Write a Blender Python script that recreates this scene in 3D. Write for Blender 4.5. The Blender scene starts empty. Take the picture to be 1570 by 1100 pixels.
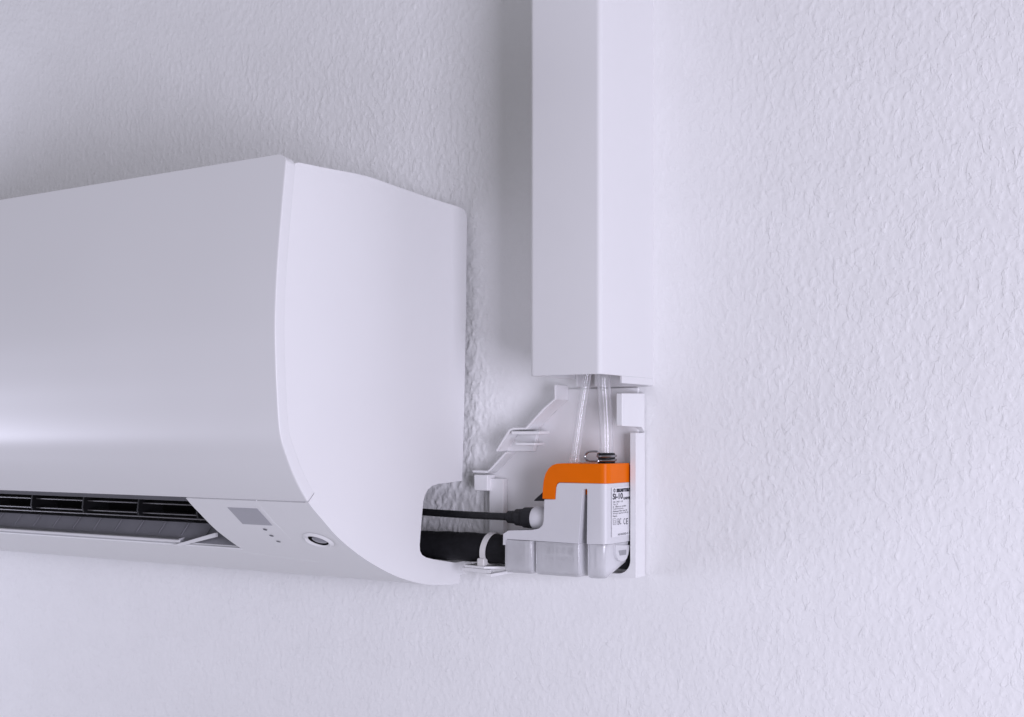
import bpy, bmesh, math
import numpy as np
from mathutils import Vector, Matrix

scene = bpy.context.scene
COL = scene.collection
R = math.radians

# ------------------------------------------------------------------ camera
PHI = R(32.0)                    # the camera is turned left of the wall's normal
FPX, PW, PH = 1870.0, 1570.0, 1100.0
HOR = 668.0                      # eye level row of the photograph
CAM = np.array([0.546, -0.812, 0.0])
FWD = np.array([-math.sin(PHI), math.cos(PHI), 0.0])
RGT = np.array([math.cos(PHI), math.sin(PHI), 0.0])
cam_d = bpy.data.cameras.new('camera')
cam = bpy.data.objects.new('camera', cam_d)
COL.objects.link(cam)
cam.location = CAM
cam.rotation_euler = (R(90), 0, PHI)
cam_d.sensor_width = 36.0
cam_d.lens = 36.0 * FPX / PW
cam_d.shift_y = (HOR - PH / 2) / PW
cam_d.clip_start, cam_d.clip_end = 0.02, 50
cam_d.dof.use_dof = True
cam_d.dof.focus_distance = 0.86
cam_d.dof.aperture_fstop = 20.0
scene.camera = cam

# ------------------------------------------------------------------ light
world = bpy.data.worlds.new('World')
scene.world = world
world.use_nodes = True
wn = world.node_tree
bg = wn.nodes['Background']
tc = wn.nodes.new('ShaderNodeTexCoord')
sp = wn.nodes.new('ShaderNodeSeparateXYZ')
mr = wn.nodes.new('ShaderNodeMapRange')
mr.inputs[1].default_value, mr.inputs[2].default_value = -1, 1
ramp = wn.nodes.new('ShaderNodeValToRGB')
ramp.color_ramp.elements[0].color = (0.62, 0.605, 0.665, 1)
ramp.color_ramp.elements[1].color = (0.98, 0.965, 1.07, 1)
wn.links.new(tc.outputs['Generated'], sp.inputs[0])
wn.links.new(sp.outputs[2], mr.inputs[0])
wn.links.new(mr.outputs[0], ramp.inputs[0])
wn.links.new(ramp.outputs[0], bg.inputs[0])
bg.inputs[1].default_value = 0.335

def area(name, loc, aim, sx, sy, power, color):
    d = bpy.data.lights.new(name, 'AREA')
    d.shape, d.size, d.size_y, d.energy, d.color = 'RECTANGLE', sx, sy, power, color
    o = bpy.data.objects.new(name, d)
    COL.objects.link(o)
    o.location = loc
    o.rotation_euler = (Vector(aim) - Vector(loc)).to_track_quat('-Z', 'Y').to_euler()
    return o
area('key_light', (1.60, -1.22, -0.20), (0.05, -0.05, 0.0), 0.65, 0.85, 29.0, (0.84, 0.815, 1.0))
area('window_light', (-1.5, -0.78, -0.29), (-0.2, -0.1, 0.0), 0.32, 0.45, 8.2, (0.80, 0.80, 1.0))

scene.view_settings.view_transform = 'Standard'
scene.view_settings.look = 'None'
scene.view_settings.exposure = 0
scene.view_settings.gamma = 1

# ------------------------------------------------------------------ measuring: photograph row/column to a place on a known plane
def ray(px, py):
    return FWD + (px - PW / 2) / FPX * RGT + np.array([0, 0, (HOR - py) / FPX])
def on_x(px, py, X):
    d = ray(px, py); return CAM + d * ((X - CAM[0]) / d[0])
def on_y(px, py, Y):
    d = ray(px, py); return CAM + d * ((Y - CAM[1]) / d[1])

# ------------------------------------------------------------------ materials
def mat(name, col, rough=0.45, spec=0.5, metal=0.0, trans=0.0, ior=1.45, noise=0.0, nscale=40, bump=0.0, bscale=600, coat=0.0, sss=0.0):
    m = bpy.data.materials.new(name)
    m.use_nodes = True
    nt = m.node_tree
    b = nt.nodes['Principled BSDF']
    b.inputs['Base Color'].default_value = (*col, 1)
    b.inputs['Roughness'].default_value = rough
    b.inputs['Specular IOR Level'].default_value = spec
    b.inputs['Metallic'].default_value = metal
    b.inputs['Transmission Weight'].default_value = trans
    b.inputs['IOR'].default_value = ior
    b.inputs['Coat Weight'].default_value = coat
    b.inputs['Coat Roughness'].default_value = 0.26
    t = nt.nodes.new('ShaderNodeTexCoord')
    if noise:
        n = nt.nodes.new('ShaderNodeTexNoise')
        n.inputs['Scale'].default_value = nscale
        n.inputs['Detail'].default_value = 4
        nt.links.new(t.outputs['Object'], n.inputs['Vector'])
        r = nt.nodes.new('ShaderNodeValToRGB')
        r.color_ramp.elements[0].position, r.color_ramp.elements[1].position = .3, .7
        r.color_ramp.elements[0].color = (*[c * (1 - noise) for c in col], 1)
        r.color_ramp.elements[1].color = (*[min(1, c * (1 + noise * .6)) for c in col], 1)
        nt.links.new(n.outputs['Fac'], r.inputs[0])
        nt.links.new(r.outputs[0], b.inputs['Base Color'])
        rr = nt.nodes.new('ShaderNodeMapRange')
        rr.inputs[3].default_value, rr.inputs[4].default_value = rough * .88, min(1, rough * 1.12)
        nt.links.new(n.outputs['Fac'], rr.inputs[0])
        nt.links.new(rr.outputs[0], b.inputs['Roughness'])
    if bump:
        n = nt.nodes.new('ShaderNodeTexNoise')
        n.inputs['Scale'].default_value = bscale
        n.inputs['Detail'].default_value = 3
        nt.links.new(t.outputs['Object'], n.inputs['Vector'])
        bp = nt.nodes.new('ShaderNodeBump')
        bp.inputs['Strength'].default_value = 1
        bp.inputs['Distance'].default_value = bump
        nt.links.new(n.outputs['Fac'], bp.inputs['Height'])
        nt.links.new(bp.outputs[0], b.inputs['Normal'])
    return m

M = {}
M['plaster'] = mat('painted_plaster', (.845, .845, .845), .8, .25, noise=.02, nscale=25)
M['shell'] = mat('white_appliance_plastic', (.785, .785, .79), .42, .45, noise=.012, nscale=9, bump=.000012, bscale=900)
M['panel'] = mat('white_satin_panel', (.75, .75, .755), .37, .62, noise=.012, nscale=7)
M['pvc'] = mat('white_trunking_pvc', (.75, .75, .755), .5, .4, noise=.012, nscale=12)
M['tray'] = mat('white_moulded_plastic', (.80, .80, .805), .45, .4, noise=.015, nscale=30)
M['body'] = mat('light_grey_pump_plastic', (.66, .66, .68), .38, .45, noise=.015, nscale=60)
M['orange'] = mat('orange_pump_plastic', (.80, .155, .002), .32, .12, noise=.03, nscale=90, bump=.00001, bscale=1500)
M['black'] = mat('black_rubber', (.012, .012, .014), .55, .35, noise=.25, nscale=160)
M['foam'] = mat('black_pipe_foam', (.010, .010, .012), .78, .25, noise=.3, nscale=220, bump=.0002, bscale=700)
M['duct'] = mat('dark_grey_duct_plastic', (.30, .30, .325), .2, .5, noise=.1, nscale=30)
M['void'] = mat('black_duct_plastic', (.004, .0038, .004), .9, .05, noise=.2, nscale=50)
M['fin'] = mat('black_gloss_fin', (.10, .097, .10), .28, .5, noise=.15, nscale=50)
M['blade'] = mat('black_blade_plastic', (.008, .008, .009), .5, .15, noise=.2, nscale=50)
M['screen'] = mat('grey_display_window', (.40, .40, .43), .3, .5, noise=.02, nscale=60)
M['led'] = mat('dark_indicator', (.10, .10, .12), .3, .5)
M['lens'] = mat('smoky_sensor_lens', (.28, .28, .31), .18, .5, noise=.15, nscale=160)
M['steel'] = mat('spring_steel', (.42, .42, .44), .28, .5, metal=1, noise=.1, nscale=150)
M['tie'] = mat('natural_nylon', (.66, .65, .64), .4, .45, noise=.03, nscale=120)
M['ink'] = mat('black_print', (.03, .03, .045), .6, .3)
M['label'] = mat('label_film', (.76, .76, .78), .3, .45, noise=.01, nscale=80)

def plaster_relief(m):
    nt = m.node_tree; N, Lk = nt.nodes, nt.links
    t = N.new('ShaderNodeTexCoord')
    mp = N.new('ShaderNodeMapping'); mp.inputs['Scale'].default_value = (1.0, 1.0, .72)
    Lk.new(t.outputs['Object'], mp.inputs[0])
    hs = []
    for sc, lo, hi, w, dist in ((150, .555, .60, .52, .35), (290, .57, .615, .34, .3), (85, .60, .63, .45, .8), (500, .3, .7, .16, 0)):
        n = N.new('ShaderNodeTexNoise'); n.inputs['Scale'].default_value = sc
        n.inputs['Detail'].default_value = 2.5; n.inputs['Distortion'].default_value = dist
        Lk.new(mp.outputs[0], n.inputs['Vector'])
        r = N.new('ShaderNodeMapRange'); r.interpolation_type = 'SMOOTHSTEP'
        r.inputs[1].default_value, r.inputs[2].default_value = lo, hi
        r.inputs[3].default_value, r.inputs[4].default_value = 0, w
        Lk.new(n.outputs['Fac'], r.inputs[0]); hs.append(r.outputs[0])
    a = hs[0]
    for h in hs[1:]:
        ad = N.new('ShaderNodeMath'); ad.operation = 'ADD'; Lk.new(a, ad.inputs[0]); Lk.new(h, ad.inputs[1]); a = ad.outputs[0]
    # the skimmed strip behind the trunking is smoother
    sp_ = N.new('ShaderNodeSeparateXYZ'); Lk.new(t.outputs['Object'], sp_.inputs[0])
    up = N.new('ShaderNodeMapRange'); up.inputs[1].default_value, up.inputs[2].default_value = 0, .04
    dn = N.new('ShaderNodeMapRange'); dn.inputs[1].default_value, dn.inputs[2].default_value = .17, .25
    dn.inputs[3].default_value, dn.inputs[4].default_value = 1, 0
    for q in (up, dn): Lk.new(sp_.outputs[0], q.inputs[0])
    mu = N.new('ShaderNodeMath'); mu.operation = 'MULTIPLY'; Lk.new(up.outputs[0], mu.inputs[0]); Lk.new(dn.outputs[0], mu.inputs[1])
    uz = N.new('ShaderNodeMapRange'); uz.inputs[1].default_value, uz.inputs[2].default_value = -.19, -.09
    Lk.new(sp_.outputs[2], uz.inputs[0])
    m2 = N.new('ShaderNodeMath'); m2.operation = 'MULTIPLY'; Lk.new(mu.outputs[0], m2.inputs[0]); Lk.new(uz.outputs[0], m2.inputs[1]); mu = m2
    st_ = N.new('ShaderNodeMapRange'); st_.inputs[3].default_value, st_.inputs[4].default_value = 1, .4
    Lk.new(mu.outputs[0], st_.inputs[0])
    b = N.new('ShaderNodeBump'); b.inputs['Distance'].default_value = .00027
    Lk.new(st_.outputs[0], b.inputs['Strength']); Lk.new(a, b.inputs['Height'])
    Lk.new(b.outputs[0], N['Principled BSDF'].inputs['Normal'])
plaster_relief(M['plaster'])

def clear_plastic(name, col, rough, facing, grazing, power=1.0):
    """thin clear plastic: more material, so less see-through, where the wall is met at a slant; a gloss on top"""
    m = bpy.data.materials.new(name); m.use_nodes = True
    nt = m.node_tree; N, Lk = nt.nodes, nt.links
    N.remove(N['Principled BSDF'])
    t = N.new('ShaderNodeTexCoord'); n = N.new('ShaderNodeTexNoise'); n.inputs['Scale'].default_value = 90
    Lk.new(t.outputs['Object'], n.inputs['Vector'])
    lw = N.new('ShaderNodeLayerWeight'); lw.inputs[0].default_value = .5
    pw = N.new('ShaderNodeMath'); pw.operation = 'POWER'; pw.inputs[1].default_value = power
    Lk.new(lw.outputs['Facing'], pw.inputs[0])
    mr_ = N.new('ShaderNodeMapRange'); mr_.inputs[3].default_value, mr_.inputs[4].default_value = facing, grazing
    Lk.new(pw.outputs[0], mr_.inputs[0])
    va = N.new('ShaderNodeMapRange'); va.inputs[3].default_value, va.inputs[4].default_value = .85, 1.15
    Lk.new(n.outputs['Fac'], va.inputs[0])
    mu = N.new('ShaderNodeMath'); mu.operation = 'MULTIPLY'; mu.use_clamp = True
    Lk.new(mr_.outputs[0], mu.inputs[0]); Lk.new(va.outputs[0], mu.inputs[1])
    d = N.new('ShaderNodeBsdfDiffuse'); d.inputs[0].default_value = (*col, 1)
    tl = N.new('ShaderNodeBsdfTranslucent'); tl.inputs[0].default_value = (*col, 1)
    dm = N.new('ShaderNodeMixShader'); dm.inputs[0].default_value = .32
    Lk.new(d.outputs[0], dm.inputs[1]); Lk.new(tl.outputs[0], dm.inputs[2])
    tr_ = N.new('ShaderNodeBsdfTransparent')
    m1 = N.new('ShaderNodeMixShader'); Lk.new(mu.outputs[0], m1.inputs[0]); Lk.new(tr_.outputs[0], m1.inputs[1]); Lk.new(dm.outputs[0], m1.inputs[2])
    gl = N.new('ShaderNodeBsdfGlossy'); gl.inputs['Roughness'].default_value = rough
    p5 = N.new('ShaderNodeMath'); p5.operation = 'POWER'; p5.inputs[1].default_value = 5
    Lk.new(lw.outputs['Facing'], p5.inputs[0])
    fr = N.new('ShaderNodeMapRange'); fr.inputs[3].default_value, fr.inputs[4].default_value = .045, .75
    Lk.new(p5.outputs[0], fr.inputs[0])
    m2 = N.new('ShaderNodeMixShader'); Lk.new(fr.outputs[0], m2.inputs[0]); Lk.new(m1.outputs[0], m2.inputs[1]); Lk.new(gl.outputs[0], m2.inputs[2])
    Lk.new(m2.outputs[0], N['Material Output'].inputs['Surface'])
    return m
M['frost'] = clear_plastic('frosted_reservoir_plastic', (.90, .90, .92), .14, .38, .95, 1.0)
M['tube'] = clear_plastic('clear_vinyl_tube', (.92, .92, .94), .07, .10, 1.0, 1.4)

# ------------------------------------------------------------------ builders
def thing(name, loc, label, cat, group=None):
    o = bpy.data.objects.new(name, None)
    o.empty_display_size = .02
    COL.objects.link(o)
    o.location = loc
    o['label'] = label; o['category'] = cat
    if group: o['group'] = group
    return o
def tag(o, label, cat, group=None):
    o['label'] = label; o['category'] = cat
    if group: o['group'] = group
    return o
def root_loc(p):
    while p is not None and p.parent is not None: p = p.parent
    return Vector(p.location) if p is not None else Vector((0, 0, 0))

class Shape:
    """collects pieces, then links them as ONE mesh object"""
    def __init__(self):
        self.bm = bmesh.new()
    def add(self, verts, faces):
        vs = [self.bm.verts.new(tuple(v)) for v in verts]
        for f in faces:
            try: self.bm.faces.new([vs[i] for i in f])
            except ValueError: pass
        return self
    def prism(self, pts, axis, a, b):
        """closed outline pushed along an axis; pts are the two other coordinates in x,y,z order"""
        def p3(p, w):
            if axis == 'x': return (w, p[0], p[1])
            if axis == 'y': return (p[0], w, p[1])
            return (p[0], p[1], w)
        n = len(pts)
        v = [p3(p, a) for p in pts] + [p3(p, b) for p in pts]
        f = [list(range(n)), list(range(2 * n - 1, n - 1, -1))]
        f += [[i, (i + 1) % n, n + (i + 1) % n, n + i] for i in range(n)]
        return self.add(v, f)
    def box(self, x0, x1, y0, y1, z0, z1):
        return self.prism([(x0, y0), (x1, y0), (x1, y1), (x0, y1)], 'z', z0, z1)
    def tube(self, pts, rad, seg=20, cap=True, closed=False):
        P = [Vector(p) for p in pts]
        n = len(P)
        rad = rad if hasattr(rad, '__len__') else [rad] * n
        T = []
        for i in range(n):
            if closed: d = P[(i + 1) % n] - P[i - 1]
            else: d = P[min(i + 1, n - 1)] - P[max(i - 1, 0)]
            if d.length < 1e-9: d = Vector((1, 0, 0)) if not T else T[-1]
            T.append(d.normalized())
        ref = Vector((0, 0, 1)) if abs(T[0].z) < .9 else Vector((1, 0, 0))
        u = (ref - T[0] * ref.dot(T[0])).normalized()
        verts = []
        for i in range(n):
            u = (u - T[i] * u.dot(T[i])).normalized()
            w = T[i].cross(u)
            for k in range(seg):
                a = 2 * math.pi * k / seg
                verts.append(P[i] + (u * math.cos(a) + w * math.sin(a)) * rad[i])
        f = []
        rng = n if closed else n - 1
        for i in range(rng):
            j = (i + 1) % n
            for k in range(seg):
                l = (k + 1) % seg
                f.append([i * seg + k, i * seg + l, j * seg + l, j * seg + k])
        if cap and not closed:
            f.append(list(range(seg - 1, -1, -1)))
            f.append([(n - 1) * seg + k for k in range(seg)])
        return self.add(verts, f)
    def build(self, name, m, parent=None, bevel=0, seg=2, sharp=35, weights=None, loc=None, round_edge=None):
        bm = self.bm
        if round_edge:
            bm.edges.ensure_lookup_table()
            ed = [e for e in bm.edges if round_edge[0](e)]
            bmesh.ops.bevel(bm, geom=ed, offset=round_edge[1], segments=8, profile=.5, affect='EDGES', clamp_overlap=False)
        bmesh.ops.recalc_face_normals(bm, faces=bm.faces)
        for f in bm.faces: f.smooth = True
        for e in bm.edges:
            if len(e.link_faces) == 2 and e.calc_face_angle(0) > R(sharp): e.smooth = False
        off = Vector(loc) if loc is not None else root_loc(parent)
        if weights:
            lay = bm.edges.layers.float.new('bevel_weight_edge')
            for e in bm.edges: e[lay] = weights(e) if e.smooth is False else 0.0
        bmesh.ops.translate(bm, verts=bm.verts, vec=-off)
        me = bpy.data.meshes.new(name)
        bm.to_mesh(me); bm.free()
        me.materials.append(m if not isinstance(m, str) else M[m])
        o = bpy.data.objects.new(name, me)
        COL.objects.link(o)
        if parent is not None: o.parent = parent
        else: o.location = off
        if bevel:
            b = o.modifiers.new('bevel', 'BEVEL')
            b.width, b.segments = bevel, seg
            b.limit_method = 'WEIGHT' if weights else 'ANGLE'
            b.angle_limit = R(sharp)
            b.harden_normals = True
        return o

def catmull(pts, per=10):
    p = [np.array(q, float) for q in pts]
    p = [2 * p[0] - p[1]] + p + [2 * p[-1] - p[-2]]
    out = []
    for i in range(1, len(p) - 2):
        for t in np.linspace(0, 1, per, endpoint=False):
            a, b, c, d = p[i - 1:i + 3]
            out.append(.5 * (2 * b + (c - a) * t + (2 * a - 5 * b + 4 * c - d) * t * t + (3 * b - a - 3 * c + d) * t ** 3))
    out.append(p[-2])
    return out
def arc(cx, cy, r, a0, a1, n=8):
    return [(cx + r * math.cos(R(a0 + (a1 - a0) * i / n)), cy + r * math.sin(R(a0 + (a1 - a0) * i / n))) for i in range(n + 1)]

def lettering(s, p0, p1, X, bold=0.0, flat=True):
    """text as a mesh lying on the plane x = X, reading along +y; p0 lower left and p1 upper right corner (y, z)"""
    cu = bpy.data.curves.new('lettering', 'FONT')
    cu.body = s; cu.size = 1; cu.offset = bold; cu.resolution_u = 3
    o = bpy.data.objects.new('lettering', cu)
    COL.objects.link(o)
    dg = bpy.context.evaluated_depsgraph_get(); dg.update()
    me = bpy.data.meshes.new_from_object(o.evaluated_get(dg))
    bpy.data.objects.remove(o); bpy.data.curves.remove(cu)
    n = len(me.vertices)
    co = np.zeros(n * 3); me.vertices.foreach_get('co', co); co = co.reshape(-1, 3)
    lo, hi = co.min(0), co.max(0)
    sy = (p1[0] - p0[0]) / (hi[0] - lo[0]); sz = (p1[1] - p0[1]) / (hi[1] - lo[1])
    V = [(X, p0[0] + (c[0] - lo[0]) * sy, p0[1] + (c[1] - lo[1]) * sz) for c in co]
    F = [list(p.vertices) for p in me.polygons]
    bpy.data.meshes.remove(me)
    return V, F

# ------------------------------------------------------------------ wall
def build_wall():
    st = .0009
    xd = np.arange(-.72, .50, st); zd = np.arange(-.38, .58, st)
    rng = np.random.default_rng(11)
    nx, nz = len(xd), len(zd)
    fx = np.fft.fftfreq(nx, st); fz = np.fft.fftfreq(nz, st)
    def band(lx, lz, w=.55):
        g = rng.standard_normal((nz, nx))
        r = np.sqrt((fx[None, :] * lx) ** 2 + (fz[:, None] * lz) ** 2)
        h = np.exp(-((r - 1) / w) ** 2)
        o = np.real(np.fft.ifft2(np.fft.fft2(g) * h))
        return (o - o.mean()) / o.std()
    def step(v, a, b):
        t = np.clip((v - a) / (b - a), 0, 1); return t * t * (3 - 2 * t)
    n1 = band(.0085, .013, .6); n2 = band(.0048, .0068, .6); n3 = band(.0032, .004, .5); n4 = band(.05, .05, .8)
    h = .00022 * step(n1, .45, .80) + .00014 * step(n2, .6, 1.0) + .00003 * n2 + .00002 * n3 + .00004 * n1 + .00006 * n4
    h += .0003 * step(n2 + .5 * n3, 2.2, 3.2)
    # a skimmed, smoother strip of plaster behind the trunking
    X = xd[None, :]
    Z = zd[:, None]
    amp = 1 - .62 * step(X, .0, .05) * (1 - step(X, .165, .25)) * step(Z, -.19, -.09)
    edge = np.minimum.reduce([step(X, -.72, -.68) * np.ones((nz, 1)), (1 - step(X, .46, .50)) * np.ones((nz, 1)),
                              step(zd, -.38, -.34)[:, None] * np.ones((1, nx)), (1 - step(zd, .54, .58))[:, None] * np.ones((1, nx))])
    amp = amp + 1.7 * step(X, -.09, -.05) * (1 - step(X, .004, .026)) * step(Z, -.125, -.095) * (1 - step(Z, .09, .16))
    h = h * amp * edge * .60
    xs = np.concatenate([np.linspace(-3, -.74, 10), xd, np.linspace(.52, 2.5, 10)])
    zs = np.concatenate([np.linspace(-1.4, -.40, 8), zd, np.linspace(.60, 1.6, 8)])
    H = np.zeros((len(zs), len(xs))); H[8:8 + nz, 10:10 + nx] = h
    gx, gz = np.meshgrid(xs, zs)
    co = np.stack([gx, -H, gz], -1).reshape(-1, 3).astype(np.float32)
    W = len(xs); i = np.arange(len(zs) - 1)[:, None] * W + np.arange(W - 1)[None, :]
    q = np.stack([i, i + 1, i + 1 + W, i + W], -1).reshape(-1).astype(np.int32)
    me = bpy.data.meshes.new('wall')
    nf = len(q) // 4
    me.vertices.add(len(co)); me.vertices.foreach_set('co', co.reshape(-1))
    me.loops.add(len(q)); me.loops.foreach_set('vertex_index', q)
    me.polygons.add(nf); me.polygons.foreach_set('loop_start', np.arange(nf, dtype=np.int32) * 4)
    me.polygons.foreach_set('use_smooth', np.ones(nf, bool))
    me.update(calc_edges=True)
    me.materials.append(M['plaster'])
    o = bpy.data.objects.new('wall', me); COL.objects.link(o)
    o['kind'] = 'structure'
    return o
build_wall()

# ------------------------------------------------------------------ air conditioner
AC_L = -0.80
def yz(px, py, X=0.0):
    p = on_x(px, py, X); return np.array([p[1], p[2]])
front_px = [(440, 235), (437.5, 262), (431, 335), (425, 415), (422, 490), (422.8, 550), (424.8, 600), (429.6, 665), (442, 707), (456, 741), (472.7, 770.6)]
low_px = [(472.7, 770.6), (493, 796), (521, 827), (558, 856.5), (597, 879), (625.5, 890), (654, 896.4), (682, 897.2), (702, 895)]
prof = catmull([yz(*p) for p in front_px + low_px[1:]], 12)
prof = np.array(prof)
SEAM_I = 12 * (len(front_px) - 1)
front_path, low_path = prof[:SEAM_I + 1], prof[SEAM_I:]

class Path:
    def __init__(s, pts):
        s.p = np.array(pts); s.s = np.concatenate([[0], np.cumsum(np.linalg.norm(np.diff(s.p, axis=0), axis=1))]); s.L = s.s[-1]
        t = np.gradient(s.p, axis=0); t /= np.linalg.norm(t, axis=1)[:, None]
        s.n = np.stack([-t[:, 1], t[:, 0]], 1) * 1.0      # outward normal is fixed below
        if s.n[len(s.n) // 2][0] > 0: s.n = -s.n
    def at(s, a, off=0.0):
        p = np.array([np.interp(a, s.s, s.p[:, 0]), np.interp(a, s.s, s.p[:, 1])])
        n = np.array([np.interp(a, s.s, s.n[:, 0]), np.interp(a, s.s, s.n[:, 1])]); n /= np.linalg.norm(n)
        return p + n * off
    def hit(s, px, py):
        """arc length and x where the sight line through a pixel meets the swept profile"""
        d = ray(px, py); best = None
        for i in range(len(s.p) - 1):
            a, b = s.p[i], s.p[i + 1]
            A = np.array([[d[1], -(b - a)[0]], [d[2], -(b - a)[1]]])
            if abs(np.linalg.det(A)) < 1e-12: continue
            k, t = np.linalg.solve(A, a - CAM[1:])
            lo_, hi_ = (-3 if i == 0 else -1e-6), (4 if i == len(s.p) - 2 else 1 + 1e-6)
            if lo_ <= t <= hi_ and k > 0 and (best is None or k < best[0]): best = (k, s.s[i] + t * (s.s[i + 1] - s.s[i]))
        if best is None: raise RuntimeError('no hit %s' % ((px, py),))
        return best[1], CAM[0] + best[0] * d[0]
FP, LP, AP = Path(front_path), Path(low_path), Path(prof)

ac = thing('air_conditioner', (AC_L / 2, 0, -.114), 'white wall-mounted indoor air conditioner with rounded front and open air outlet', 'air conditioner')

# front panel: curved plate with a softened end and a rounded upper corner
def sweep_plate(path, s0, s1, xs, thick, corner=0, edge=0, n=90):
    V, F = [], []
    m = len(xs)
    for x in xs:
        a = s0
        if corner and x > -corner: a = s0 + corner - math.sqrt(max(0, corner ** 2 - (x + corner) ** 2))
        o = 0
        if edge and x > -edge: o = -(edge - math.sqrt(max(0, edge ** 2 - (x + edge) ** 2)))
        for k in range(n):
            p = path.at(a + (s1 - a) * k / (n - 1), o); V.append((x, p[0], p[1]))
        for k in range(n):
            p = path.at(a + (s1 - a) * k / (n - 1), -thick); V.append((x, p[0], p[1]))
    w = 2 * n
    for c in range(m - 1):
        for k in range(n - 1):
            F.append([c * w + k, c * w + k + 1, (c + 1) * w + k + 1, (c + 1) * w + k])
            F.append([c * w + n + k, (c + 1) * w + n + k, (c + 1) * w + n + k + 1, c * w + n + k + 1])
        F.append([c * w, (c + 1) * w, (c + 1) * w + n, c * w + n])
        F.append([c * w + n - 1, c * w + 2 * n - 1, (c + 1) * w + 2 * n - 1, (c + 1) * w + n - 1])
    for c in (0, m - 1):
        for k in range(n - 1):
            F.append([c * w + k, c * w + n + k, c * w + n + k + 1, c * w + k + 1])
    return V, F
PT = .0085
rc, re_ = .0075, .0011
xs = [AC_L] + list(np.linspace(AC_L + .05, -.02, 12)) + [-rc + rc * math.sin(R(a)) for a in (0, 15, 30, 42, 52)] + [-re_ + re_ * math.sin(R(a)) for a in (0, 20, 40, 60, 75, 90)]
xs = sorted(set(round(x, 7) for x in xs))
V, F = sweep_plate(FP, 0, FP.L - .0007, xs, PT, rc, re_)
Shape().add(V, F).build('front_panel', 'panel', ac, sharp=50)

# casing: end cheek with the pipe notch, top and lower shells
inner = [FP.at(s, -PT - .00006) for s in np.linspace(FP.L, .004, 70)]
top_px = [(458, 249.5), (500, 258), (560, 270), (610, 287), (660, 304), (700, 316.5)]
top = [np.array(yz(*p)) for p in top_px]
top = catmull(top, 6)
corner = [yz(709, 320), yz(714, 325), yz(716, 333)]
back = [yz(714.5, 480), yz(711.5, 640), yz(708.5, 737.5)]
notch = [yz(*p) for p in [(690, 740), (672, 742.2), (663, 745), (656, 751), (651.5, 759), (649, 770), (646.5, 795), (643.5, 836), (644, 845), (647, 851), (653, 855), (665, 858), (703, 864)]]
rear = [yz(705, 880), yz(704, 894)]
seam_in = yz(480.5, 762)
lowfwd = [p for p in low_path]
outline = [tuple(p) for p in (lowfwd[::-1] + inner + list(top) + corner + back + notch + rear)]
c = Shape()
c.prism(outline, 'x', -.003, 0)
# lower shell, left and right of the outlet
s_lip, x_lip = LP.hit(360, 842)
s_top, XV = LP.hit(279, 764)
XV = LP.hit(318, 800)[1]
def band(path, a, b, th, n=50):
    o = [path.at(a + (b - a) * k / (n - 1)) for k in range(n)]
    i = [path.at(b + (a - b) * k / (n - 1), -th) for k in range(n)]
    return [tuple(p) for p in o + i]
c.prism(band(LP, .0006, LP.L, .0028), 'x', XV, -.003)
c.prism(band(LP, s_lip, LP.L, .0028), 'x', AC_L, XV)
le_ = LP.at(s_lip, -.0006)
c.tube([(AC_L, le_[0], le_[1]), (XV - .001, le_[0], le_[1])], .0009, 10)
tp = [np.array(p) for p in top]
c.prism([tuple(p) for p in tp] + [(p[0], p[1] - .003) for p in tp[::-1]], 'x', AC_L, -.003)
c.prism(outline, 'x', AC_L - .003, AC_L)
low_arr = np.array(list(low_path) + [np.array(p) for p in top[2:]] + corner + back + notch + rear)
def case_w(e):
    m_ = (e.verts[0].co + e.verts[1].co) / 2
    if abs(e.verts[0].co.x) > 1e-6 or abs(e.verts[1].co.x) > 1e-6: return 0.0
    return 1.0 if np.min(np.hypot(low_arr[:, 0] - m_.y, low_arr[:, 1] - m_.z)) < .0045 and (m_.z < seam_p0[1] - .001 or m_.y > inner[-1][0] + .02) else 0.0
seam_p0 = LP.at(0)
casing = c.build('casing', 'shell', ac, bevel=.0007, weights=case_w, sharp=40)

# air outlet: dark duct behind the opening
def ray_y(px, py, Y):
    p = on_y(px, py, Y); return np.array([p[1], p[2]])
lip = LP.at(s_lip, -.0028); seam_p = LP.at(.0006)
fl_in = ray_y(150, 794, lip[0] + .013)
top_in = ray_y(150, 759, seam_p[0] + .012)
o = Shape()
duct = [(lip[0] + .001, lip[1] + .0005), (fl_in[0], fl_in[1]), (fl_in[0] + .03, fl_in[1] + .003)]
th = .002
o.prism(duct + [(p[0], p[1] - th) for p in duct[::-1]], 'x', AC_L + .02, XV + .004)
fd = np.array(duct[1]) - np.array(duct[0]); fn = np.array([-fd[1], fd[0]]) / np.linalg.norm(fd)
if fn[1] < 0: fn = -fn
xr_ = XV - .02
while xr_ > AC_L + .05:
    a_, b2_ = np.array(duct[0]) + fd * .30, np.array(duct[0]) + fd * .97
    o.prism([tuple(a_ + fn * .0001), tuple(b2_ + fn * .0001), tuple(b2_ + fn * .0006), tuple(a_ + fn * .0006)], 'x', xr_ - .0004, xr_ + .0004)
    xr_ -= .0262
floor_o = o.build('air_outlet', 'duct', ac, sharp=40)
b = Shape()
bk = duct[-1]
b.prism([(bk[0], bk[1] - .004), (bk[0] + .002, bk[1] - .004), (bk[0] + .002, .0), (bk[0], .0)], 'x', AC_L + .02, XV + .004)     # back of the duct
b.prism([(seam_p[0] + .010, seam_p[1] + .004), (seam_p[0] + .010, .0), (seam_p[0] + .012, .0), (seam_p[0] + .012, seam_p[1] + .004)], 'x', AC_L + .02, XV + .004)
b.prism([tuple(LP.at(.0008 + (s_lip - .0008) * k / 12, -.0035)) for k in range(13)] + [(bk[0], bk[1] - .004), (bk[0], -.001), (seam_p[0] + .013, -.001)], 'x', XV + .0045, XV + .006)
b.build('duct_lining', 'void', floor_o)
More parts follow.
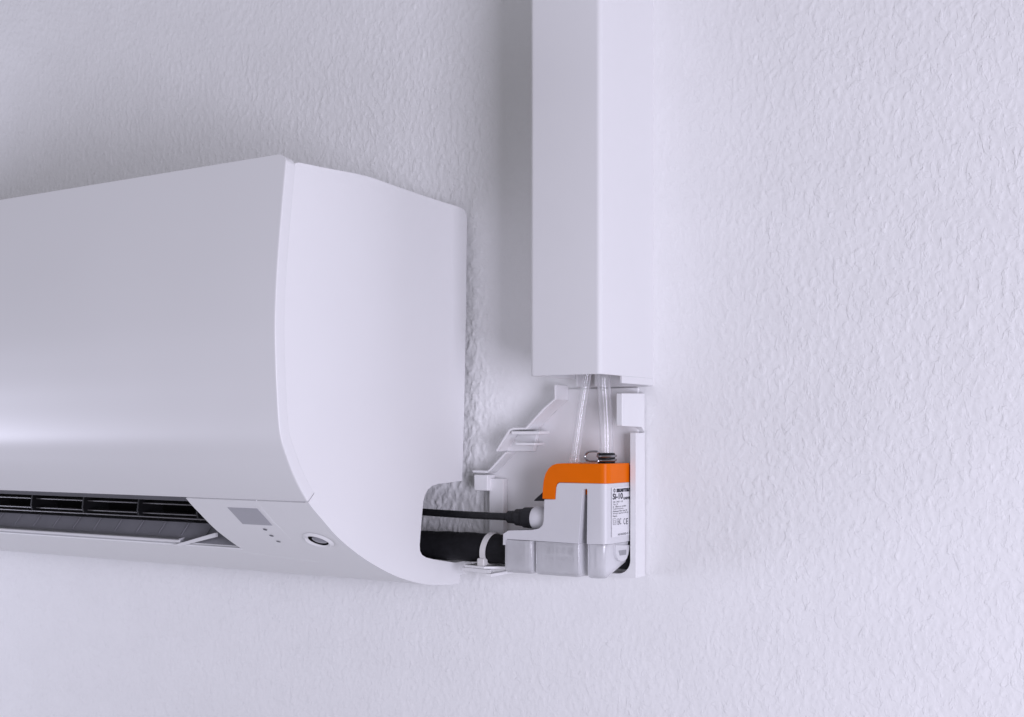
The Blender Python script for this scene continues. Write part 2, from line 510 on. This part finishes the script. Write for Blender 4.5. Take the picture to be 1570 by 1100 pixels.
# frame bar under the front panel
t = Shape()
t.prism([(seam_p[0] + .001, seam_p[1] + .0005), (seam_p[0] + .009, seam_p[1] + .004), (seam_p[0] + .009, seam_p[1] + .001), (seam_p[0] + .0035, seam_p[1] - .0024)], 'x', AC_L + .02, XV - .0002)
t.build('frame_bar', mat('grey_frame_plastic', (.10, .10, .115), .4, .5, noise=.1), floor_o, bevel=.0004)
# guide blades and their cross bars
YB = seam_p[0] + .026
f = Shape()
for py in (768.5, 783.0, 788.5):
    z = ray_y(150, py, YB)[1]
    f.box(AC_L + .03, XV + .004, YB - .001, YB + .010, z - .0005, z + .0005)
f.build('louvre_bar', 'fin', floor_o, bevel=.0003)
zt, zb = ray_y(150, 758, YB)[1], ray_y(150, 791, YB)[1]
pitch = None
xb = [on_y(px, 775, YB)[0] for px in (15, 97, 176, 259)]
step_x = (xb[3] - xb[0]) / 3
k = 0
x = xb[3] + step_x * .55
while x > AC_L + .05:
    g = Shape()
    g.prism([(YB - .0042, zb + .002), (YB - .0055, (zb + zt) / 2 - .002), (YB - .003, zt + .004), (YB + .02, zt + .004), (YB + .02, zb)], 'x', x - .0009, x + .0009)
    g.build('guide_blade', 'blade', floor_o, bevel=.0003)
    x -= step_x
# hinged flap lying open along the lip, and its arm
s_a, _ = LP.hit(100, 822)
fl = Shape()
lp0 = LP.at(s_lip - .0045, -.0015)
fl.prism([(lp0[0], lp0[1]), (lp0[0] + .0014, lp0[1] + .0016), (lp0[0] + .016, lp0[1] + .0036), (lp0[0] + .016, lp0[1] + .0020), (lp0[0] + .002, lp0[1] - .0006)], 'x', AC_L + .02, LP.hit(272, 834)[1])
flap = fl.build('flap', mat('grey_flap_plastic', (.62, .62, .64), .35, .5, noise=.05), ac, bevel=.0003)
lp1 = Shape()
lp1.tube([(AC_L + .02, lp0[0] - .0003, lp0[1] + .0004), (LP.hit(276, 834)[1], lp0[0] - .0003, lp0[1] + .0004)], .0011, 8)
lp1.build('flap_edge', 'shell', flap)
A0 = on_y(268, 835, lp0[0] - .0005); A1 = on_y(330, 819.5, lp0[0] + .004)
ar = Shape()
dz = .0022
ar.add([tuple(A0 + np.array([-.003, 0, -.0008])), tuple(A0 + np.array([.004, 0, -.0014])), tuple(A1 + np.array([0, 0, -dz])), tuple(A1 + np.array([0, 0, dz * .6])),
        tuple(A0 + np.array([-.003, .003, -.0008])), tuple(A0 + np.array([.004, .003, -.0014])), tuple(A1 + np.array([0, .003, -dz])), tuple(A1 + np.array([0, .003, dz * .6]))],
       [[0, 1, 2, 3], [7, 6, 5, 4], [0, 4, 5, 1], [1, 5, 6, 2], [2, 6, 7, 3], [3, 7, 4, 0]])
ar.build('flap_arm', 'shell', flap, bevel=.0004)

# things moulded into the lower casing
def patch(path, s0, s1, x0, x1, off, th=.0008, n=14):
    V, F = [], []
    for x in (x0, x1):
        for o_ in (off, off - th):
            for k in range(n):
                p = path.at(s0 + (s1 - s0) * k / (n - 1), o_); V.append((x, p[0], p[1]))
    def q(a, b, k): return a * n + k
    for k in range(n - 1):
        F += [[k, k + 1, 2 * n + k + 1, 2 * n + k], [n + k, 3 * n + k, 3 * n + k + 1, n + k + 1], [k, n + k, n + k + 1, k + 1], [2 * n + k, 2 * n + k + 1, 3 * n + k + 1, 3 * n + k]]
    F += [[0, 2 * n, 3 * n, n], [n - 1, 2 * n - 1, 4 * n - 1, 3 * n - 1]]
    return V, F
sA, xA = LP.hit(349, 778); sB, xB = LP.hit(416, 805.6)
V, F = patch(LP, sA, sB, xA, on_x(0, 0, 0)[0] + LP.hit(395, 780.3)[1], .0003)
Shape().add(V, F).build('display_window', 'screen', ac, sharp=50)
for px, py in ((406.6, 812), (416.4, 821.4), (427, 830.3)):
    s_, x_ = LP.hit(px, py)
    V, F = [], []
    n_ = 16
    for k in range(n_):
        a = 2 * math.pi * k / n_
        p = LP.at(s_ + .0013 * math.sin(a), .00025); V.append((x_ + .0019 * math.cos(a), p[0], p[1]))
    Shape().add(V, [list(range(n_))]).build('indicator_light', 'led', ac)
# raised border lines (shallow ribs)
def rib(points, w=.0004, h=.00008):
    P = []
    for px, py in points:
        s_, x_ = LP.hit(px, py); p = LP.at(s_, h - w); P.append((x_, p[0], p[1]))
    return P
r = Shape()
r.tube(catmull(rib([(391, 766), (404, 782), (418, 799), (431, 812), (445.5, 826.7)]), 5), .0005, 6)
r.tube(catmull(rib([(366.5, 846.5), (400, 850.5), (440, 856), (488, 862)]), 5), .0005, 6)
r.build('moulded_line', 'shell', ac)
# presence sensor: shallow dish, dark socket and lens
s_c, x_c = LP.hit(489, 828)
def disc_patch(path, s0, x0, rs, rx, off_fn, rings=14, n=40):
    V = [(x0, *path.at(s0, off_fn(0)))]; F = []
    for i in range(1, rings + 1):
        for k in range(n):
            a = 2 * math.pi * k / n; q_ = i / rings
            p = path.at(s0 + rs * q_ * math.sin(a), off_fn(q_)); V.append((x0 + rx * q_ * math.cos(a), p[0], p[1]))
    for k in range(n): F.append([0, 1 + k, 1 + (k + 1) % n])
    for i in range(rings - 1):
        for k in range(n):
            l = (k + 1) % n
            F.append([1 + i * n + k, 1 + (i + 1) * n + k, 1 + (i + 1) * n + l, 1 + i * n + l])
    return V, F
V, F = disc_patch(LP, s_c + .0005, x_c - .001, .0100, .0128, lambda q: .0001 + .0016 * math.exp(-((q - .80) / .12) ** 2))
sens = Shape().add(V, F).build('sensor', 'shell', ac)
V, F = disc_patch(LP, s_c, x_c + .0005, .0072, .0088, lambda q: .0006)
Shape().add(V, F).build('socket', 'void', sens)
V, F = disc_patch(LP, s_c - .0010, x_c + .0016, .0046, .0062, lambda q: .0008 + .0012 * (1 - q * q))
Shape().add(V, F).build('lens', 'lens', sens)
# small foot behind the notch
fp = Shape()
a0 = yz(681, 864); a1 = yz(703, 884)
fp.box(-.022, -.0035, a0[0], -.002, a1[1], a0[1] - .001)
fp.build('rear_foot', 'shell', ac, bevel=.001)

# ------------------------------------------------------------------ trunking
TX1, TX0, TY = .1607, .1045, -.0824
zb_ = on_y(921, 573.5, TY)[2]
tr = thing('pipe_trunking', ((TX0 + TX1) / 2, 0, zb_), 'tall white square trunking fixed to the wall above the orange-capped pump', 'trunking')
th, rr_ = .0018, .0036
u = [(TX0, .0015)] + [(TX0, TY + rr_)] + arc(TX0 + rr_, TY + rr_, rr_, 180, 270, 8)[1:] + [(TX1 - rr_, TY)] + arc(TX1 - rr_, TY + rr_, rr_, 270, 360, 8)[1:] + [(TX1, .0015)]
ui = [(TX1 - th, .0015)] + [(TX1 - th, TY + rr_)] + arc(TX1 - rr_, TY + rr_, rr_ - th, 0, -90, 6) + [(TX0 + rr_, TY + th)] + arc(TX0 + rr_, TY + rr_, rr_ - th, 270, 180, 6)[1:] + [(TX0 + th, .0015)]
s = Shape()
s.prism(u + ui, 'z', zb_, .70)
zl = on_x(970, 589, TX1)[2]
ys = on_x(954, 586, TX1)[1]
s.prism([(ys, zb_), (ys, zl), (.0015, zl), (.0015, zb_)], 'x', TX1 - th, TX1)
s.build('cover', 'pvc', tr, bevel=.0004, sharp=50)
s = Shape()
zc = on_y(925, 594, -.004)[2]
s.box(TX0 + th + .0003, TX1 - th - .0003, -.004, -.0012, zc, .70)
s.box(TX0 + th + .0003, TX0 + th + .0022, -.020, -.004, zc, .70)
s.box(TX1 - th - .0022, TX1 - th - .0003, -.020, -.004, zc + .001, .70)
s.box(TX0 + .018, TX0 + .0198, -.020, -.004, zc, .70)
s.build('base_channel', 'pvc', tr, bevel=.0003)
s = Shape()
s.box(TX0 + .028, TX1 - .006, -.062, -.0595, zb_ + .004, zb_ + .012)
s.box(TX1 - .0085, TX1 - .006, -.0595, -.020, zb_ + .004, zb_ + .012)
s.build('retaining_clip', 'pvc', tr, bevel=.0004)

# ------------------------------------------------------------------ mounting tray
KX1, KX0, KY = .1544, .1500, -.0165
def wz(px, py, Y=-.004): p = on_y(px, py, Y); return (p[0], p[2])
tray = thing('mounting_tray', (.11, 0, -.104), 'white moulded mounting tray with stepped left edge, behind and beside the pump', 'tray')
zbot = on_y(978, 887, KY)[2]
plate = [wz(744, 726), wz(744, 884), (KX0, zbot + .004), (KX0, zc - .0008), wz(852, 596), wz(852, 632), wz(808, 660), wz(790, 662), wz(772, 697), wz(750, 726)]
plate[1] = (plate[0][0], zbot + .004); plate[3] = (KX0, zc - .0008); plate[4] = (plate[4][0], zc - .0008)
s = Shape()
s.prism(plate, 'y', -.004, -.0012)
s.build('back_plate', 'tray', tray, bevel=.0004)
# side wall with foot radius
s = Shape()
z0 = on_x(980, 664, KX1)[2]
rb = .010
outer = [(-.0012, z0), (KY, z0), (KY, zbot), (-.0012, zbot)]
s.prism(outer, 'x', KX0, KX1)
s.prism([(KX0, zbot), (plate[0][0], zbot), (plate[0][0], zbot + .0025)] + [(KX0 - rb, zbot + .0025)] + arc(KX0 - rb, zbot + .0025 + rb, rb, 270, 360, 8)[1:], 'y', KY, -.0012)
s.build('side_wall', 'tray', tray, bevel=.0006)
# clip tab
ty = on_x(954, 630, KX1)[1]
z1, z2 = on_x(956, 603, KX1)[2], on_x(956, 654, KX1)[2]
s = Shape()
s.prism([(-.0012, z1 + .001), (ty, z1), (ty, z2 + .001), (ty + .001, z2), (-.006, z2 - .0005), (-.0012, z2 - .004)], 'x', KX0 - .0005, KX1)
s.build('clip_tab', 'tray', tray, bevel=.0007)
# stepped rim on the left: lower flight, upper flight, two snap bars
def strip(pts, Y0, Y1, w=.0017):
    """a thin upright wall following a line on the wall plane"""
    P = [np.array(p) for p in pts]
    L, Rr = [], []
    for i in range(len(P)):
        d = P[min(i + 1, len(P) - 1)] - P[max(i - 1, 0)]; d /= np.linalg.norm(d)
        n = np.array([-d[1], d[0]]); L.append(tuple(P[i] + n * w / 2)); Rr.append(tuple(P[i] - n * w / 2))
    return L + Rr[::-1]
s = Shape()
Yr = -.017
s.prism(strip([wz(724, 723, Yr), wz(747, 724, Yr), wz(752, 720, Yr), wz(776, 694, Yr)], 0, 0), 'y', Yr, -.0042)
s.build('rim', 'tray', tray, bevel=.0004)
s = Shape()
s.prism(strip([wz(761, 692, Yr - .006), wz(781, 660, Yr - .006), wz(787, 657.5, Yr - .006), wz(806, 657.5, Yr - .006), wz(834, 627, Yr - .006), wz(851, 612, Yr - .006), wz(851, 590, Yr - .006)], 0, 0), 'y', Yr - .006, -.0042)
s.build('rim', 'tray', tray, bevel=.0004)
s = Shape()
s.prism([wz(762, 693, -.020), wz(788, 659, -.020), wz(812, 659, -.020), wz(806, 693, -.020)], 'y', -.0085, -.0042)
s.build('stepped_plate', 'tray', tray, bevel=.0006)
for (xa, xb_, py, hh) in ((786, 829, 664, .0012), (792, 822, 681, .0010)):
    a = on_y(xa, py, -.022); b_ = on_y(xb_, py + 1.2, -.022)
    s = Shape(); s.box(a[0], b_[0], -.024, -.0087, a[2] - hh, a[2] + hh); s.build('snap_bar', 'tray', tray, bevel=.0004)
s = Shape()
a = on_y(727, 728, -.015); b_ = on_y(748, 753, -.015)
s.box(a[0], b_[0], -.0155, -.0042, b_[2], a[2])
s.build('boss', 'tray', tray, bevel=.0008)
s = Shape()
a = on_y(745, 732, -.012); b_ = on_y(770, 790, -.012)
s.box(a[0] + .002, b_[0], -.0105, -.0042, b_[2] - .03, a[2] - .001)
s.build('guide_plate', 'tray', tray, bevel=.0005)

# ------------------------------------------------------------------ condensate pump
PX1 = .1483
PY = on_x(931, 760, PX1)[1]           # front face
PB = on_x(965.6, 780, PX1)[1]          # back face
print('PY', PY, 'PB', PB)
def fz(px, py): p = on_y(px, py, PY); return (p[0], p[2])
def fx(px, py=760): return on_y(px, py, PY)[0]
def fzz(px, py): return on_y(px, py, PY)[2]
pump = thing('condensate_pump', (fx(860), (PY + PB) / 2, fzz(900, 886)), 'small condensate pump with orange cap, light grey body and clear reservoir', 'pump')
Zcap0 = fzz(930, 742); Zcap1 = fzz(926, 711.5)
Zb0 = fzz(900, 834)
def front_edge(e):
    v0, v1 = e.verts[0].co, e.verts[1].co
    return abs(v0.x - v1.x) < 1e-6 and abs(v0.y - v1.y) < 1e-6 and v0.x > PX1 - 1e-4 and v0.y < PY + 1e-3
def back_edge(e):
    v0, v1 = e.verts[0].co, e.verts[1].co
    return min(v0.x, v1.x) > PX1 - 1e-4 and min(v0.y, v1.y) > PB - 1e-4
cap = [fz(831.5, 765), fz(832, 750), fz(833.5, 736), fz(836, 727), fz(840.5, 719), fz(846, 714), fz(853, 711.2), fz(862, 710.6)]
cap = [(p[0], p[1]) for p in cap] + [(PX1, Zcap1)] + [(PX1, Zcap0), (fx(857), Zcap0 + .0002), (fx(853.5), Zcap0 - .0008), (fx(851.8), Zcap0 - .003), fz(850.5, 766)]
Shape().prism(cap, 'y', PY, PB).build('cap', 'orange', pump, bevel=.00025, sharp=30, round_edge=(front_edge, .006))
# body with a tapering slot let into its front
body = [(fx(851), fzz(851, 766)), (fx(852.3), Zcap0 - .0035), (fx(854.2), Zcap0 - .0010), (fx(857.5), Zcap0 - .00006), (PX1, Zcap0 - .00006), (PX1, Zb0),
        fz(899, 834.5), fz(899.6, 790), fz(899.9, 752), fz(899, 750), fz(895, 750), fz(893.4, 752), fz(886.5, 834),
        (fx(776), Zb0 + .0003), fz(774.5, 836), fz(770.5, 836), (fx(770.8), Zb0 + .004), fz(774, 817), fz(778, 814), fz(817, 812.8), fz(826, 810.5), fz(831, 806), fz(833, 799), fz(834, 766)]
pb_ = Shape().prism(body, 'y', PY + .0004, PB).build('body', 'body', pump, bevel=.00025, sharp=30, round_edge=(front_edge, .006))
s = Shape()
s.prism([fz(882, 836), fz(890, 748), fz(901, 748), fz(902, 836)], 'y', PY + .011, PY + .013)
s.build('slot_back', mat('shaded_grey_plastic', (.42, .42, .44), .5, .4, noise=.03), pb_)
s = Shape()
s.box(fx(893.2), fx(900.2), PY + .0045, PY + .011, fzz(895, 759), fzz(895, 749.5))
s.build('float_marker', 'orange', pb_, bevel=.0004)
# side tongue with a slot
sx = lambda px, py: tuple(on_x(px, py, PX1)[1:])
def tongue():
    s = Shape()
    o_ = [sx(944.5, 836), sx(944.5, 846), sx(945.5, 853), sx(948, 858.5), sx(952, 861), sx(957, 860.5), sx(961, 857), sx(963.5, 850), sx(966, 836)]
    hole = [sx(948.2, 844.5), sx(959.8, 843), sx(959.5, 850.8), sx(950, 852)]
    V = [(X_, *p) for X_ in (PX1 - .0018, PX1 - .0002) for p in o_]
    s.prism(o_, 'x', PX1 - .0018, PX1 + .0001)
    return s, hole
s, hole = tongue()
tg = s.build('latch_tongue', 'body', pump, bevel=.0003)
Shape().prism(hole, 'x', PX1, PX1 + .00035).build('latch_window', mat('grey_latch_plastic', (.33, .33, .35), .4, .4, noise=.1, nscale=300), tg)
# reservoir: three lobes in plan, thin frosted wall
Zr0 = fzz(900, 886.5); Zr1 = Zb0 - .0003
g = .007
def lobes(i):
    y0 = PY + i
    xl = fx(772, 850) + i; x1 = fx(815, 850); x2 = fx(820.5, 850); x3 = fx(888, 850); x4 = fx(900, 850); x5 = PX1 - .0008 - i
    q = .0016
    def lobe(a, b, ra, rb):
        return [(a, y0 + ra)] + arc(a + ra, y0 + ra, ra, 180, 270, 5)[1:] + arc(b - rb, y0 + rb, rb, 270, 360, 5)
    yy = PY + g
    return lobe(xl, x1 - i, .003, q) + [(x1 - i, yy + i), (x2 + i, yy + i)] + lobe(x2 + i, x3 - i, q, q) + [(x3 - i, yy + .003 + i), (x4 + i, yy + .003 + i)] + lobe(x4 + i, x5, q, .005) + [(x5, PB - .001 - i), (xl, PB - .001 - i)]
s = Shape()
zr_mid = Zr0 + .0014
ou, inn = lobes(0), lobes(.0012)
n = len(ou)
V = [(p[0], p[1], Zr1) for p in ou] + [(p[0], p[1], Zr0 + .0025) for p in ou]
cx_, cy_ = sum(p[0] for p in ou) / n, sum(p[1] for p in ou) / n
ou2 = lobes(.0010)
V += [(p[0], p[1], Zr0 + .0006) for p in lobes(.0005)] + [(p[0], p[1], Zr0) for p in lobes(.0016)]
V += [(p[0], p[1], Zr0 + .0012) for p in lobes(.0022)] + [(p[0], p[1], Zr0 + .003) for p in inn] + [(p[0], p[1], Zr1) for p in inn]
def settle(v):
    x, y, z = v
    f_ = min(1, max(0, (Zr1 - z) / (Zr1 - Zr0)))
    k_ = max(0, y - (PY + .014)) * .42
    if f_ > .3: z += k_
    if x > PX1 - .012: x -= .0018 * f_
    return (x, y, z)
V = [settle(v) for v in V]
F = []
for L in range(6):
    for k in range(n):
        l = (k + 1) % n
        F.append([L * n + k, L * n + l, (L + 1) * n + l, (L + 1) * n + k])
F.append(list(range(3 * n, 4 * n))); F.append(list(range(5 * n - 1, 4 * n - 1, -1)))
F += [[k, (k + 1) % n, 6 * n + (k + 1) % n, 6 * n + k] for k in range(n)]
res = s.add(V, F).build('reservoir', 'frost', pump, sharp=40)
s = Shape()
s.box(fx(826), fx(884), PY + .006, PB - .012, fzz(860, 855), Zr1 - .002)
s.box(fx(905), fx(922), PY + .008, PB - .012, fzz(900, 876), Zr1 - .002)
s.build('float', mat('float_plastic', (.82, .82, .83), .5, .4, noise=.05), res, bevel=.001)
s = Shape()
for a, b_ in ((834, 838), (842, 849), (857, 860), (866, 872)):
    s.box(fx(a), fx(b_), PY + .0045, PY + .0058, fzz(860, 851), fzz(860, 841))
s.build('filter_mesh', mat('grey_filter_plastic', (.12, .12, .13), .5, .4, noise=.1), res)
s = Shape()
for a, b_ in ((803, 806), (808, 809.2), (829, 831), (847, 848), (878, 881), (884, 885.2), (904, 905.5)):
    s.box(fx(a), fx(b_), PY + .0022, PY + .0042, Zr0 + .004, Zr1 - .0006)
s.build('stiffening_rib', 'tray', res)
# round socket on the left for the plug
yk = (PY + PB) / 2 - .004
ck = on_y(833, 795, yk)
def axis_x(xs_, rs_, c, seg=32):
    return Shape().tube([(x_, c[1], c[2]) for x_ in xs_], rs_, seg)
xk = on_y(820, 795, yk)[0]
axis_x([xk - .0001, xk, xk + .001, xk + .0045, fx(836)], [.0076, .0080, .0083, .0084, .0084], ck).build('socket', 'body', pump, sharp=40)
s = Shape()
s.prism([fz(815, 768.8), fz(816.5, 766.3), fz(830, 754), fz(833, 754), fz(833, 768.8)], 'y', PY + .003, PY + .016)
s.build('release_tab', 'black', pump, bevel=.0003)
s = Shape()
s.box(PX1 - .010, KX0 - .0003, PB + .0003, -.0043, Zr0 + .0035, Zcap1 - .0015)
s.build('backing_pad', 'foam', pump, bevel=.0005)
# printed label
lab = Shape()
lt, lb, le = sx(937, 748), sx(937, 824.5), PB - .0006
lab.prism([lt, lb, (le, lb[1]), (le, lt[1])], 'x', PX1 + .00015, PX1 + .0003)
lab_o = lab.build('label', 'label', pump, bevel=0)
TXT = PX1 + .00042
def txt(s_, x0, y0, x1, y1, bold=0.0):
    a, b_ = sx(x0, y1), sx(x0, y0)
    return lettering(s_, (a[0], a[1]), (sx(x1, y0)[0], b_[1]), TXT, bold)
ls = Shape()
for args in (('sauermann', 944.6, 749.6, 968, 755.4, .045), ('Si-10', 938.6, 757, 954.2, 766.6, .03), ("UNIVERS'L", 955, 762.2, 971, 766.5, .05),
             ('220 - 240V ~ 50', 939, 769, 954, 771.6), ('Typ. S2', 939, 772.8, 947, 775.6), ('Si- 10kw air conditi', 939, 776.2, 959, 779),
             ('Condensate pump', 939, 779.8, 955, 782.6), ('Maximum flow rate 20', 939, 783.2, 960.5, 786), ('Average capacity in l/h dry', 939, 786.8, 963, 789.8), ('Mastic', 939, 790.6, 945.5, 793.4),
             ('EAC', 946.2, 795.2, 951.6, 805, .0), ('C', 955.2, 795.2, 958, 804.4), ('E', 959.3, 795, 962, 804.2), ('AS10CE02-F-TUS', 946.6, 818.4, 968, 821.6, .01)):
    V, F = txt(*args); ls.add(V, F)
def ring(cx, cy, r0, r1, n=28, a0=0, a1=360):
    V, F = [], []
    for k in range(n + 1):
        a = R(a0 + (a1 - a0) * k / n)
        for r_ in (r0, r1):
            p = sx(cx + r_ * .52 * math.cos(a), cy - r_ * math.sin(a)); V.append((TXT, p[0], p[1]))
    for k in range(n): F.append([2 * k, 2 * k + 1, 2 * k + 3, 2 * k + 2])
    return V, F
V, F = ring(941.4, 752.4, 1.7, 3.1, a0=20, a1=330); ls.add(V, F)
V, F = ring(942.2, 752.4, 0, 1.1, n=12); ls.add(V, F)
def frame(x0, y0, x1, y1, w):
    for (a, b_, c_, d_) in ((x0, y0, x1, y0 + w), (x0, y1 - w, x1, y1), (x0, y0 + w, x0 + w * .6, y1 - w), (x1 - w * .6, y0 + w, x1, y1 - w)):
        p0_, p1_ = sx(a, b_), sx(a, d_); ye = sx(c_, b_)[0]
        q_ = [p0_, (ye, p0_[1]), (ye, p1_[1]), p1_]
        ls.add([(TXT, *p) for p in q_], [[0, 1, 2, 3]])
frame(939.2, 795.6, 944, 805.2, .45)
frame(940.4, 798, 942.9, 802.8, .35)
frame(936.9, 748.2, 937.2, 824.2, .2)
ls.build('lettering', 'ink', lab_o)
# spigots on the cap
tb2 = on_y(930, 712, -.030)
s = Shape()
s.tube([(tb2[0], -.030, Zcap1 - .001), (tb2[0], -.030, Zcap1 + .0066), (tb2[0], -.030, Zcap1 + .0074)], [.0061, .0061, .0056], 28)
s.build('spigot', 'black', pump, sharp=40)

# ------------------------------------------------------------------ tubes, clamp, cable, pipe, tie
YT = -.041
p0 = on_y(880, 712, YT); p1 = on_y(890, 640, YT); p2 = on_y(900, 575, YT)
pts = catmull([p0, p1, p2, p2 + (p2 - p1) * 1.2, p2 + (p2 - p1) * 3], 8)
def hollow(pts, ro, ri, name, label, group):
    s = Shape()
    s.tube(pts, ro, 24, cap=False)
    root = thing(name, tuple(pts[0]), label, 'tube', group)
    s.build('hose', 'tube', root, sharp=60)
    return root
tA = hollow(pts, .0031, .0019, 'clear_tube', 'thin clear tube slanting from orange cap up into the trunking', None)
s = Shape()
q0 = Vector(p0); qd = (Vector(p1) - Vector(p0)).normalized()
s.tube([q0 - qd * .0008, q0 + qd * .0046], .0039, 24)
s.build('end_sleeve', 'tube', tA, sharp=40)
b0 = np.array([tb2[0], -.030, Zcap1 + .0074])
b1 = on_y(929, 640, -.031); b2 = on_y(925, 575, -.033)
ptsB = catmull([b0, b0 + np.array([0, 0, .012]), b1, b2, b2 + (b2 - b1) * 1.2, b2 + (b2 - b1) * 2.6], 8)
hollow(ptsB, .0048, .0040, 'clear_tube', 'thick clear tube rising from the wire clamp into the trunking', None)
cl_z = Zcap1 + .004
clamp = thing('hose_clamp', (tb2[0], -.030, cl_z), 'double-wire steel spring clamp gripping the thick clear tube', 'clamp')
s = Shape()
for dz_ in (-.0018, .0012):
    s.tube([(tb2[0] + .0066 * math.cos(a), -.030 + .0066 * math.sin(a), cl_z + dz_ + .0004 * math.sin(a)) for a in np.linspace(0, 2 * math.pi, 40, endpoint=False)], .00085, 8, closed=True)
s.build('coil', 'steel', clamp)
s = Shape()
e0 = (tb2[0] - .0045, -.0352, cl_z + .0012)
lx = on_y(899, 704, -.036)
s.tube(catmull([e0, (lx[0] + .010, -.0375, cl_z + .0042), (lx[0] + .003, -.038, cl_z + .0042), (lx[0], -.038, cl_z + .0012), (lx[0] + .002, -.038, cl_z - .0020), (lx[0] + .010, -.0375, cl_z - .0024), (tb2[0] - .0045, -.0352, cl_z - .0018)], 6), .0008, 8)
s.build('wire_ear', 'steel', clamp)

cab = thing('power_cable', tuple(on_y(640, 788, yk)), 'thin black power cable plugged into the left of the pump', 'cable')
xl = -.055
zc_ = ck[2]
s = Shape()
yc = yk
pl = on_y(782, 796.5, yc)
s.tube(catmull([(xl, yc + .012, zc_ + .0010), (-.02, yc + .004, zc_ + .0006), (.02, yc, zc_ + .0002), (pl[0], yc, zc_), (pl[0] + .004, yc, zc_)], 8), .0028, 20)
s.build('cord', 'black', cab)
xa = [on_y(px, 796, yc)[0] for px in (778, 780, 791, 792.5, 803, 805, 817, 820)]
axis_x([xa[0], xa[1], xa[2], xa[3], xa[4], xa[5], xa[6], xk - .0003], [.0034, .0046, .0050, .0062, .0066, .0076, .0079, .0079], ck).build('plug', 'black', cab, sharp=30)

pc = on_y(700, 838.5, -.0300)
xr = fx(771, 850) - .0008
s = Shape()
N = 24
pp = [(x_, -.0300 + .0006 * math.sin(x_ * 60), pc[2] + .0005 * math.sin(x_ * 45 + 1)) for x_ in np.linspace(-.07, xr, N)]
s.tube(pp, [.0112 + .0003 * math.sin(i * 1.7) for i in range(N)], 36)
pipe = s.build('insulated_pipe', 'foam', None, sharp=50, loc=(.02, -.030, pc[2]))
tag(pipe, 'thick black foam-insulated pipe running from unit to reservoir', 'pipe')

tx = on_y(741, 840, -.041)[0]
tie = thing('cable_tie', (tx, -.030, pc[2] - .0125), 'pale nylon cable tie looped around the black insulated pipe', 'cable tie')
s = Shape()
V, F = [], []
n = 48; w = .0023
for k in range(n):
    a = 2 * math.pi * k / n
    sl = .0018 * math.sin(a)
    for (dx, rr2) in ((-w, .0117), (w, .0117), (w, .0127), (-w, .0127)):
        V.append((tx + dx + sl, -.030 + rr2 * math.cos(a), pc[2] + rr2 * math.sin(a)))
for k in range(n):
    l = (k + 1) % n
    for j in range(4):
        F.append([k * 4 + j, k * 4 + (j + 1) % 4, l * 4 + (j + 1) % 4, l * 4 + j])
s.add(V, F).build('strap', 'tie', tie, sharp=40)
s = Shape()
hd = on_y(739.5, 862, -.0395)
s.box(hd[0] - .0033, hd[0] + .0033, -.0425, -.0365, hd[2] - .0030, hd[2] + .0030)
s.build('head', 'tie', tie, bevel=.0012, seg=3)

mp_ = on_y(740, 870, -.032)
mount = thing('tie_mount', (mp_[0], -.025, mp_[2] - .006), 'stack of thin white plastic plates under the cable tie head', 'mount')
s = Shape()
a = on_y(712, 867, -.040); b_ = on_y(771, 873, -.040)
s.prism([(a[0], -.040), (on_y(742, 0, -.043)[0], -.043), (b_[0], -.032), (b_[0], -.006), (a[0] + .002, -.006)], 'z', a[2] - .0014, a[2] + .0004)
s.build('plate', 'tray', mount, bevel=.0003)
s = Shape()
a2 = on_y(708, 874, -.038)
s.prism([(a2[0], -.038), (on_y(752, 0, -.042)[0], -.042), (on_y(756, 0, -.030)[0], -.030), (on_y(756, 0, -.006)[0], -.006), (a2[0], -.006)], 'z', a2[2] - .0008, a[2] - .0018)
s.build('plate', 'tray', mount, bevel=.0003)
s = Shape()
a3 = on_y(744, 881, -.041)
s.box(a3[0], a3[0] + .006, -.042, -.010, a3[2] - .0016, a2[2] - .001)
s.build('foot', 'tray', mount, bevel=.0004)
